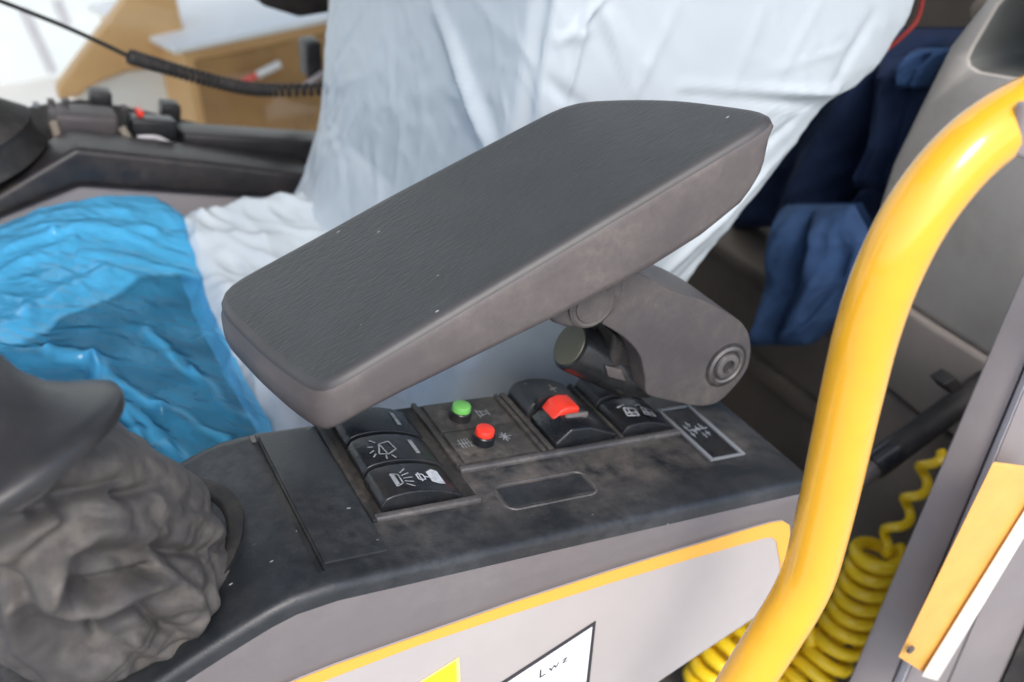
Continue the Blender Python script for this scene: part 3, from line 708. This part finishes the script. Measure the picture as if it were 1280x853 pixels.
bm = bmesh.new(); fillp(bm, [(.0425,.008),(.046,.008),(.046,.025),(.0425,.025)], X1+.001, YS2); obj('pale_bar', bm, M['grey_print'], s2, 0)
YS3 = YS2+.0365
s3 = obj('rocker_switch', rocker(X1+.002,YS3,WD,None), M['switch'], con); s3['label'] = 'rear rocker switch half hidden under the armrest'
bm = bmesh.new(); fillp(bm, [(.0425,.008),(.046,.008),(.046,.025),(.0425,.025)], X1+.002, YS3); obj('pale_bar', bm, M['grey_print'], s3, 0)
# two push buttons on their plates
PL = [(.146,.208,.0905,.1285,'red','red push button with a cross mark',(.1715,.1105)),(.146,.208,.1305,.168,'green','green push button with a flag mark',(.1685,.1445))]
for x0,x1,y0,y1,c,lb,(bx,by) in PL:
    pl = obj('button_plate', box(x0,x1,y0,y1,-.001,.0034,L,.0012,2), M['tray'], con)
    b = obj('push_button', lathe([(.0088,0),(.0088,.0065),(.0082,.0072),(.0078,.0072)], L(bx,by,.0034), EZ, 28), M['switch'], pl); b['label'] = lb
    obj('button_cap', lathe([(.0074,0),(.0074,.0035),(.0068,.0048),(.005,.0055),(.001,.0058)], L(bx,by,.0107), EZ, 28), M[c], pl)
    bm = bmesh.new(); LL = lambda a,b: L(a,b,.0039)
    def pst(p,q_,w_=.001):
        d = Vector((q_[0]-p[0],q_[1]-p[1])); n2 = Vector((-d.y,d.x)).normalized()*w_/2
        bm.faces.new([bm.verts.new(L(v[0]+s*n2.x, v[1]+s*n2.y, .0039)) for v,s in ((p,1),(q_,1),(q_,-1),(p,-1))])
    if c == 'red':
        for p,q_ in [((.188,.108),(.194,.116)),((.188,.116),(.194,.108)),((.186,.112),(.197,.112)),((.191,.106),(.191,.118))]: pst(p,q_)
        obj('star_mark', bm, M['grey_print'], pl, 0); bm = bmesh.new()
        for k in range(4): pst((.153+.0025*k,.106),(.153+.0025*k,.117),.0008)
        pst((.151,.1115),(.163,.1115),.0008)
    else:
        for p,q_ in [((.185,.142),(.194,.145)),((.185,.149),(.194,.147)),((.185,.140),(.185,.151)),((.188,.142),(.188,.149)),((.194,.142),(.194,.15))]: pst(p,q_)
    obj('print_mark', bm, M['grey_print'], pl, 0)
# third column: red rocker on a wedge, grey dome behind
x0 = .2245
pts = [L(x0,.090,0),L(x0,.090,.006),L(x0+.012,.090,.0175),L(x0+.030,.090,.0165),L(x0+.058,.090,.006),L(x0+.058,.090,0)]
rs = obj('guarded_switch', prism(pts, EY*.040, None, .0018, 3), M['switch'], con); rs['label'] = 'black guard wedge with a red rocker between its cheeks'
pts = [L(x0+.007,.110,.006),L(x0+.008,.110,.0145),L(x0+.013,.110,.0215),L(x0+.020,.110,.0240),L(x0+.031,.110,.0225),L(x0+.0315,.110,.01)]
obj('red_rocker', prism(pts, EY*.020, None, .002, 3), M['red'], rs)
obj('guard_edge', box(x0+.016,x0+.037,.1055,.1085,.0145,.0195,L,.001), M['side'], rs)
obj('guard_edge', box(x0+.004,x0+.031,.1315,.134,.010,.0215,L,.001), M['switch'], rs)
d0 = obj('rocker_switch', rocker(.2245,.134,.033,None,1.15,.95), M['grey_plastic'] if False else M['dark_plastic'], con); d0['label'] = 'dark rounded rocker switch behind the red rocker'
bm = bmesh.new(); strip(bm,[(.030,.010),(.030,.022)],W_,.2245,.134,1.15,.95); strip(bm,[(.026,.013),(.036,.018)],W_,.2245,.134,1.15,.95); obj('worn_symbol', bm, M['trim'], d0, 0)
d1 = obj('rocker_switch', rocker(.2895,.0905,.038,None,.85,.84), M['switch'], con); d1['label'] = 'black rocker switch with two white machine symbols beside the label plate'
bm = bmesh.new()
for ox in (.010,.028):
    strip(bm,[(ox,.012),(ox+.010,.010),(ox+.012,.020),(ox+.003,.023),(ox,.012)],W_*1.3,.2895,.0905,.85,.84); strip(bm,[(ox+.002,.016),(ox+.011,.014)],W_*1.6,.2895,.0905,.85,.84)
    strip(bm,[(ox-.002,.025),(ox+.006,.027)],W_*1.3,.2895,.0905,.85,.84); strip(bm,[(ox+.004,.010),(ox+.006,.021)],W_*1.2,.2895,.0905,.85,.84)
obj('machine_symbol', bm, M['white_print'], d1, 0)
d2 = obj('rocker_switch', rocker(.2895,.131,.034,None,1.0,.84), M['dark_plastic'], con); d2['label'] = 'dark rocker switch in the shade under the armrest bracket'
bm = bmesh.new(); strip(bm,[(.020,.008),(.030,.008),(.030,.016),(.020,.016)],W_,.2895,.131,1,.84); strip(bm,[(.025,.005),(.025,.020)],W_,.2895,.131,1,.84); obj('worn_symbol', bm, M['trim'], d2, 0)
# label plate in a clear frame
lp = obj('label_plate', box(.345,.3775,.045,.116,0,.0012,L), M['switch'], con); lp['label'] = 'black label plate in a thin pale frame at the rear end'
FR = mat('smoky clear frame', (.20,.21,.22), .25)
for a in [(.343,.3465,.043,.118),(.3755,.3795,.043,.118)]: obj('frame_bar', box(*a,.0002,.0028,L,.0006), FR, lp)
for a in [(.3466,.3754,.043,.0455),(.3466,.3754,.1155,.118)]: obj('frame_bar', box(*a,.0002,.0026,L,.0006), FR, lp)
bm = bmesh.new(); random.seed(3)
for k in range(4):
    for j in range(2):
        cx, cy = .351+.005*k, .088-.010*j+.004*math.sin(k*2)
        box(cx,cx+.0035,cy,cy+.0012,.0013,.0016,L,0,1,bm); box(cx+.001,cx+.002,cy-.003,cy+.004,.0013,.0016,L,0,1,bm)
box(.352,.372,.0835,.085,.0013,.0016,L,0,1,bm)
obj('print_mark', bm, M['grey_print'], lp, 0)
# rounded blank outline
def rring(x0,x1,y0,y1,r,wd,h0,h1):
    out = []
    for cx,cy,a0 in ((x1-r,y1-r,0),(x0+r,y1-r,90),(x0+r,y0+r,180),(x1-r,y0+r,270)):
        for i in range(7): a = R(a0+15*i); out.append((cx,cy,a,r))
    bm = bmesh.new(); va=[]; 
    rows_ = [[bm.verts.new(L(cx+math.cos(a)*(r+d), cy+math.sin(a)*(r+d), h)) for cx,cy,a,r in out] for d,h in ((0,h0),(-wd*.3,h1),(-wd*.7,h1),(-wd,h0))]
    for a_,b_ in zip(rows_,rows_[1:]):
        for i in range(len(out)): j=(i+1)%len(out); bm.faces.new((a_[i],a_[j],b_[j],b_[i]))
    return bm
bo = obj('blank_outline', rring(.152,.232,.033,.063,.010,.0020,.0001,.0008), M['lip'], con)
obj('blank_plate', box(.1565,.2275,.0375,.0585,-.001,.0005,L), M['dark_plastic'], con)

# ================================================================ armrest bracket and armrest
NB = .498
arm = thing('armrest', 'long charcoal padded armrest raised at the rear on a grey hinge bracket', 'armrest', atY(905,455,NB))
# pad
SA = R(20); NA = Vector((-math.sin(SA),0,math.cos(SA))); PA = Vector((.126,.481,.893))
top_px = [(398,492),(360,470),(318,436),(285,402),(270,386),(266,375),(270,364),(282,353),(330,327),(400,289),(480,244),(560,202),(640,160),(690,134),(706,127),(722,122.5),(750,120.5),(800,119),(850,120),(900,126),(940,131.5),(957,133),(967,137),(971.5,145),(966,153)]
ptop = [on(u,v,NA,PA) for u,v in top_px]
thick = [(.10,.034),(.13,.037),(.15,.037),(.18,.040),(.20,.043),(.245,.049),(.29,.055),(.36,.062),(.40,.061),(.43,.054),(.447,.040),(.456,.026),(.48,.02)]
bm = bmesh.new()
# outline resampled, rings from crown to underside
def inset(pts, d):
    n = len(pts); out = []
    for i, p in enumerate(pts):
        a = (p-pts[i-1]); b = (pts[(i+1)%n]-p); t_ = (a.normalized()+b.normalized()).normalized()
        out.append(p+NA.cross(t_).normalized()*(-d))
    return out
ol = []
for i, p in enumerate(ptop):
    qn = ptop[(i+1)%len(ptop)]; k = max(1, int((qn-p).length/.008))
    for j in range(k): ol.append(p.lerp(qn, j/k))
for _ in range(3): ol = [(ol[i-1]+2*ol[i]+ol[(i+1)%len(ol)])/4 for i in range(len(ol))]
area_sign = sum((ol[i]-ol[0]).cross(ol[(i+1)%len(ol)]-ol[0]).dot(NA) for i in range(len(ol)))
SG = 1 if area_sign < 0 else -1
def ring(d, dz, th):
    return [bm.verts.new(p+NA*dz-Vector((0,0,interp(thick,p.x)*th))) for p in inset(ol, d*SG)]
levels = [(.011,.0004,0),(.0075,.0001,0),(.0055,-.0003,0),(.0035,-.0016,0),(.001,-.0042,0),(0,-.008,0),(.0003,-.001,.35),(.0006,0,.6),(.001,0,.82),(.003,0,.93),(.0075,0,.985),(.014,0,1.0)]
rings = [ring(*l) for l in levels]
NR = len(ol)
for k, (a, b) in enumerate(zip(rings, rings[1:])):
    for i in range(NR):
        f = bm.faces.new((a[i],a[(i+1)%NR],b[(i+1)%NR],b[i])); f.material_index = 0 if k < 1 else (2 if k < 4 else 1)
f = bm.faces.new(rings[0]); f.material_index = 0
f = bm.faces.new(rings[-1][::-1]); f.material_index = 1
pad = obj('pad', bm, None, arm, 60, [M['arm_top'], M['arm_side'], mat('armrest rounded edge', (.056,.054,.054), .42, .12, 30, .06, 300, .45)])
# bracket
zz = lambda pts, y: [atY(620+a/3.159, 330+b/3.159, y) for a,b in pts]
bp = [(420,240),(470,60),(525,30),(600,55),(700,108),(830,150),(940,210),(985,250),(1005,300),(1005,370),(985,430),(930,500),(880,545),(840,560),(790,562),(700,545),(640,532),(600,518),(590,495),(588,450),(572,375),(545,330),(505,292),(460,262)]
bpts = zz(bp, NB); bpts = spline(bpts+[bpts[0]], 4)[:-1]
obj('bracket', prism(bpts, Vector((0,.062,0)), None, .009, 4), M['grey_plastic'], arm, 60)
dk = zz([(470,275),(560,340),(600,420),(640,520),(600,540),(480,520),(440,440)], NB+.02)
obj('hollow_shade_block', prism(dk, Vector((0,.05,0)), None, .004), M['gap'], arm)  # black block added for the shade inside the hollow bracket
lobe = zz([(215,218),(235,240),(280,255),(340,258),(400,250),(440,225),(480,180),(505,120),(510,60),(450,40),(360,60),(260,120),(215,170)], NB-.003)
hb = obj('hinge_lobe', prism(lobe, Vector((0,.045,0)), None, .004, 3), M['grey_plastic'], arm, 60)
pc = zz([(376,156)], NB-.003)[0]
obj('hinge_cap', lathe([(.0185,-.001),(.0185,.0018),(.0165,.0030),(.0150,.0022),(.0140,.0022),(.0135,.0034),(.002,.0040)], pc, Vector((0,-1,0)), 36), M['grey_plastic'], hb)
scx = zz([(908,400)], NB)[0]
sc = obj('pivot_bolt', lathe([(.0175,-.002),(.0175,.0012),(.0150,.0022),(.0135,.0010),(.0115,.0010),(.0108,.0030),(.0100,.0034),(.0062,.0034),(.0055,.0002),(.001,.0002)], scx, Vector((0,-1,0)), 36), M['steel'], arm)
obj('bolt_washer', lathe([(.020,-.002),(.020,.0007),(.0185,.0011),(.0178,.0011)], scx, Vector((0,-1,0)), 36), M['gap'], sc)
# knob
k0 = atY(712,431,.540); k1 = atY(790,470,.532)
kd = (k1-k0).normalized()
kn = obj('height_knob', lathe([(.0178,0),(.0196,.0015),(.0200,.004),(.0200,.030),(.0188,.031),(.0188,.038),(.0195,.039),(.0195,(k1-k0).length)], k0, kd, 36), M['switch'], arm)
obj('knob_cap', lathe([(.0172,0),(.0165,.0012),(.001,.0016)], k0+kd*.0002, -kd, 36), M['olive'], kn)
obj('knob_tab', prism([k0+kd*.022+Vector((.0,-.0195,.003)),k0+kd*.040+Vector((0,-.0195,.007)),k0+kd*.046+Vector((0,-.0195,-.002)),k0+kd*.026+Vector((0,-.0195,-.006))], Vector((0,-.003,0)), None, .0012), M['grey_plastic'], kn)

# ================================================================ joystick
js = thing('joystick', 'black joystick with a flared skirt above a dusty wrinkled rubber gaiter', 'joystick', Vector((-.02,.47,.74)))
nk = atY(24,598,.445); bs = Vector((-.008,.515,.762))
AX = (nk-bs).normalized()
GF = [([(56,700),(60,738),(85,752),(118,747),(168,732),(205,722),(232,735),(236,768),(222,790)],15,.017),
      ([(54,722),(70,684),(105,664),(150,658),(188,666)],15,.013),([(84,733),(140,727),(188,712)],7,-.016),([(110,700),(160,692),(215,690)],16,-.006),
      ([(185,672),(215,684),(252,690),(284,684)],7,-.015),([(196,640),(225,640),(258,650),(280,672)],13,.013),([(150,622),(178,612),(206,604)],8,-.012),
      ([(20,620),(70,588),(120,570),(150,568)],14,.010),([(40,640),(100,612),(150,600)],8,-.010),([(120,632),(160,640),(190,628)],12,.008),
      ([(0,690),(30,672),(60,640)],14,.010),([(20,752),(34,795),(66,826),(110,836),(150,828)],14,.013),([(120,785),(150,768),(185,762),(215,790)],8,-.012),
      ([(170,800),(205,812)],10,.008),([(-40,720),(0,716),(30,730)],12,-.008),([(-60,640),(-10,620),(30,590)],12,-.008),([(240,705),(262,735),(262,770)],10,.008),([(255,640),(272,632)],8,-.006)]
def to_px(p):
    q = p-CAM; z = q.dot(FWD); return 640+FPX*q.dot(RGT)/z, 426.5-FPX*q.dot(UPV)/z
def gait(s, tt):
    ang = 2*math.pi*s
    rad = interp([(0,.066),(.05,.071),(.15,.075),(.3,.075),(.5,.071),(.65,.066),(.8,.061),(.95,.053),(1.05,.045),(1.15,.034),(1.26,.018)], tt)
    c = bs+(nk-bs)*tt
    ca, sa = math.cos(ang), math.sin(ang)
    d = Vector((ca, sa*1.0, 0)); d = d-AX*d.dot(AX)*.55
    n1 = noise.noise(Vector((ca*1.3+7, sa*1.3, tt*2.6))); n2 = abs(noise.noise(Vector((ca*1.6, sa*1.6, tt*5.5+n1))))
    n3 = abs(noise.noise(Vector((ca*4+tt*3, sa*4, tt*12+3))))
    env = sm(-.02,.10,tt)*sm(1.25,.95,tt)
    p = c+d*rad*(1+(.10*n1+.15*(n2-.25)+.03*(n3-.25))*env)
    h = 0
    if sa < .75 or tt > .3:
        u, v = to_px(p); u += 10*noise.noise(Vector((u*.02,v*.02,1))); v += 10*noise.noise(Vector((u*.02,v*.02,6)))
        if -90 < u < 330:
            for pl, wd, hh in GF:
                r = min(pix_seg(u, v, a, b) for a, b in zip(pl, pl[1:]))
                if r < wd*2.6: h += hh*math.exp(-(r/wd)**2)
    facing = max(0, min(1, .5-1.5*d.dot(FWD)))
    h *= .85
    return p+d.normalized()*h*facing+Vector((0,0,.25*h*facing))
bm = bmesh.new(); NU, NV = 200, 180; vs = [[bm.verts.new(gait(i/NU, j/NV*1.26)) for i in range(NU)] for j in range(NV+1)]
for j in range(NV):
    for i in range(NU): bm.faces.new((vs[j][i], vs[j][(i+1)%NU], vs[j+1][(i+1)%NU], vs[j+1][i]))
obj('gaiter', bm, M['gaiter'], js, 180)
HA = Vector((-.28,.32,.92)).normalized(); hc = atY(3,596,.43)
obj('skirt', lathe([(.030,.006),(.050,.006),(.0615,.002),(.0645,.003),(.066,.007),(.0655,.0105),(.060,.0145),(.050,.020),(.040,.028),(.033,.039),(.029,.055),(.027,.09)], hc, HA, 56), M['black_gloss'], js, 50)
obj('grip', lathe([(.0265,.088),(.030,.10),(.031,.13),(.029,.17),(.027,.20),(.015,.215),(.002,.218)], hc, HA, 40), M['black_gloss'], js, 50)
# dark ring the gaiter stands in
rb = Vector((-.008,.512,0))
bm = bmesh.new(); rr=[]
for k in range(48):
    a = 2*math.pi*k/48
    x = rb.x+.082*math.cos(a); y = rb.y+.070*math.sin(a)
    rr.append([bm.verts.new(Vector((x+dx*math.cos(a), y+dx*math.sin(a), (ztop(x+dx*math.cos(a)) if -.29< x else .66)+h))) for dx,h in ((0,-.004),(0,.0035),(-.003,.005),(-.008,.005),(-.011,.003),(-.012,-.006))])
for k in range(48):
    a_, b_ = rr[k], rr[(k+1)%48]
    for i in range(5): bm.faces.new((a_[i],b_[i],b_[i+1],a_[i+1]))
obj('gaiter_ring', bm, M['gap'], js, 50)

# ================================================================ door post with its yellow plate
dp = thing('door_post', 'brown grey door post with rubber seal at the right edge', 'door post', atY(1100,853,.38))
def bar(name, px, m, off=.003, back=.05, parent=None):
    """px: (u,v,Y) of inner-bottom, outer-bottom, outer-top, inner-top on the post face"""
    pts = [atY(u,v,y) for u,v,y in px]
    return obj(name, prism(pts, Vector((back*.8,back*.3,0)), None, off, 3), M[m], parent or dp)
bar('inner_face', [(1030,925,.415),(1084,925,.385),(1320,360,.385),(1310,268,.415)], 'pillar', .002, .05)
bar('light_edge', [(1086,925,.384),(1100,925,.374),(1330,362,.374),(1322,362,.384)], 'pillar_light', .002, .05)
bar('middle_face', [(1101,926,.3735),(1150,930,.365),(1370,420,.365),(1330,362,.3735)], 'pillar', .003, .05)
bar('outer_face', [(1152,930,.366),(1215,930,.355),(1400,520,.355),(1372,420,.366)], 'pillar', .003, .05)
bar('rubber_seal', [(1217,930,.352),(1240,930,.345),(1420,560,.345),(1400,520,.352)], 'rubber', .004, .05)
bar('sill_face', [(1242,930,.35),(1400,930,.34),(1480,640,.34),(1422,560,.35)], 'pillar', .004, .05)
yp = bar('yellow_plate', [(1122,822,.355),(1160,846,.345),(1300,612,.345),(1286,586,.350),(1240,580,.355)], 'yellow_plate', .003, .006)
tag(yp, 'flat yellow plate bolted to the door post', 'plate') if False else None
obj('plate_lip', prism([atY(1152,846,.3425), atY(1172,852,.3415), atY(1320,606,.3415), atY(1298,612,.3425)], Vector((.002,.002,0)), None, .0008), mat('plate edge with painted skylight', (.90,.84,.74), .25), yp)  # near-white colour puts the sky's light on the lip into its paint
obj('screw', lathe([(.004,-.001),(.004,.0015),(.001,.002)], atY(1138,812,.3495), Vector((0,-1,0)), 14), M['steel'], yp)

# yellow handrail
hr = thing('handrail', 'thick glossy yellow bent grab handrail beside the door post', 'handrail', atY(950,853,.30))
YG = .30
hp = [(850,985),(900,905),(935,848),(968,796),(995,752),(1012,715),(1024,672),(1040,605),(1064,495),(1085,410),(1112,335),(1150,263),(1200,200),(1255,155),(1330,115)]
cp = [atY(u,v,YG) for u,v in hp]
obj('tube', tube(spline(cp, 12), .0168, 32), M['yellow'], hr, 60)
mb = atY(1283,152,.30)
obj('mount_block', prism([atY(u,v,.283) for u,v in [(1270,196),(1286,130),(1400,150),(1400,240),(1296,206)]], Vector((0,.008,0)), None, .003), M['pillar'], hr)

bpy.data.objects.remove(to, do_unlink=True)
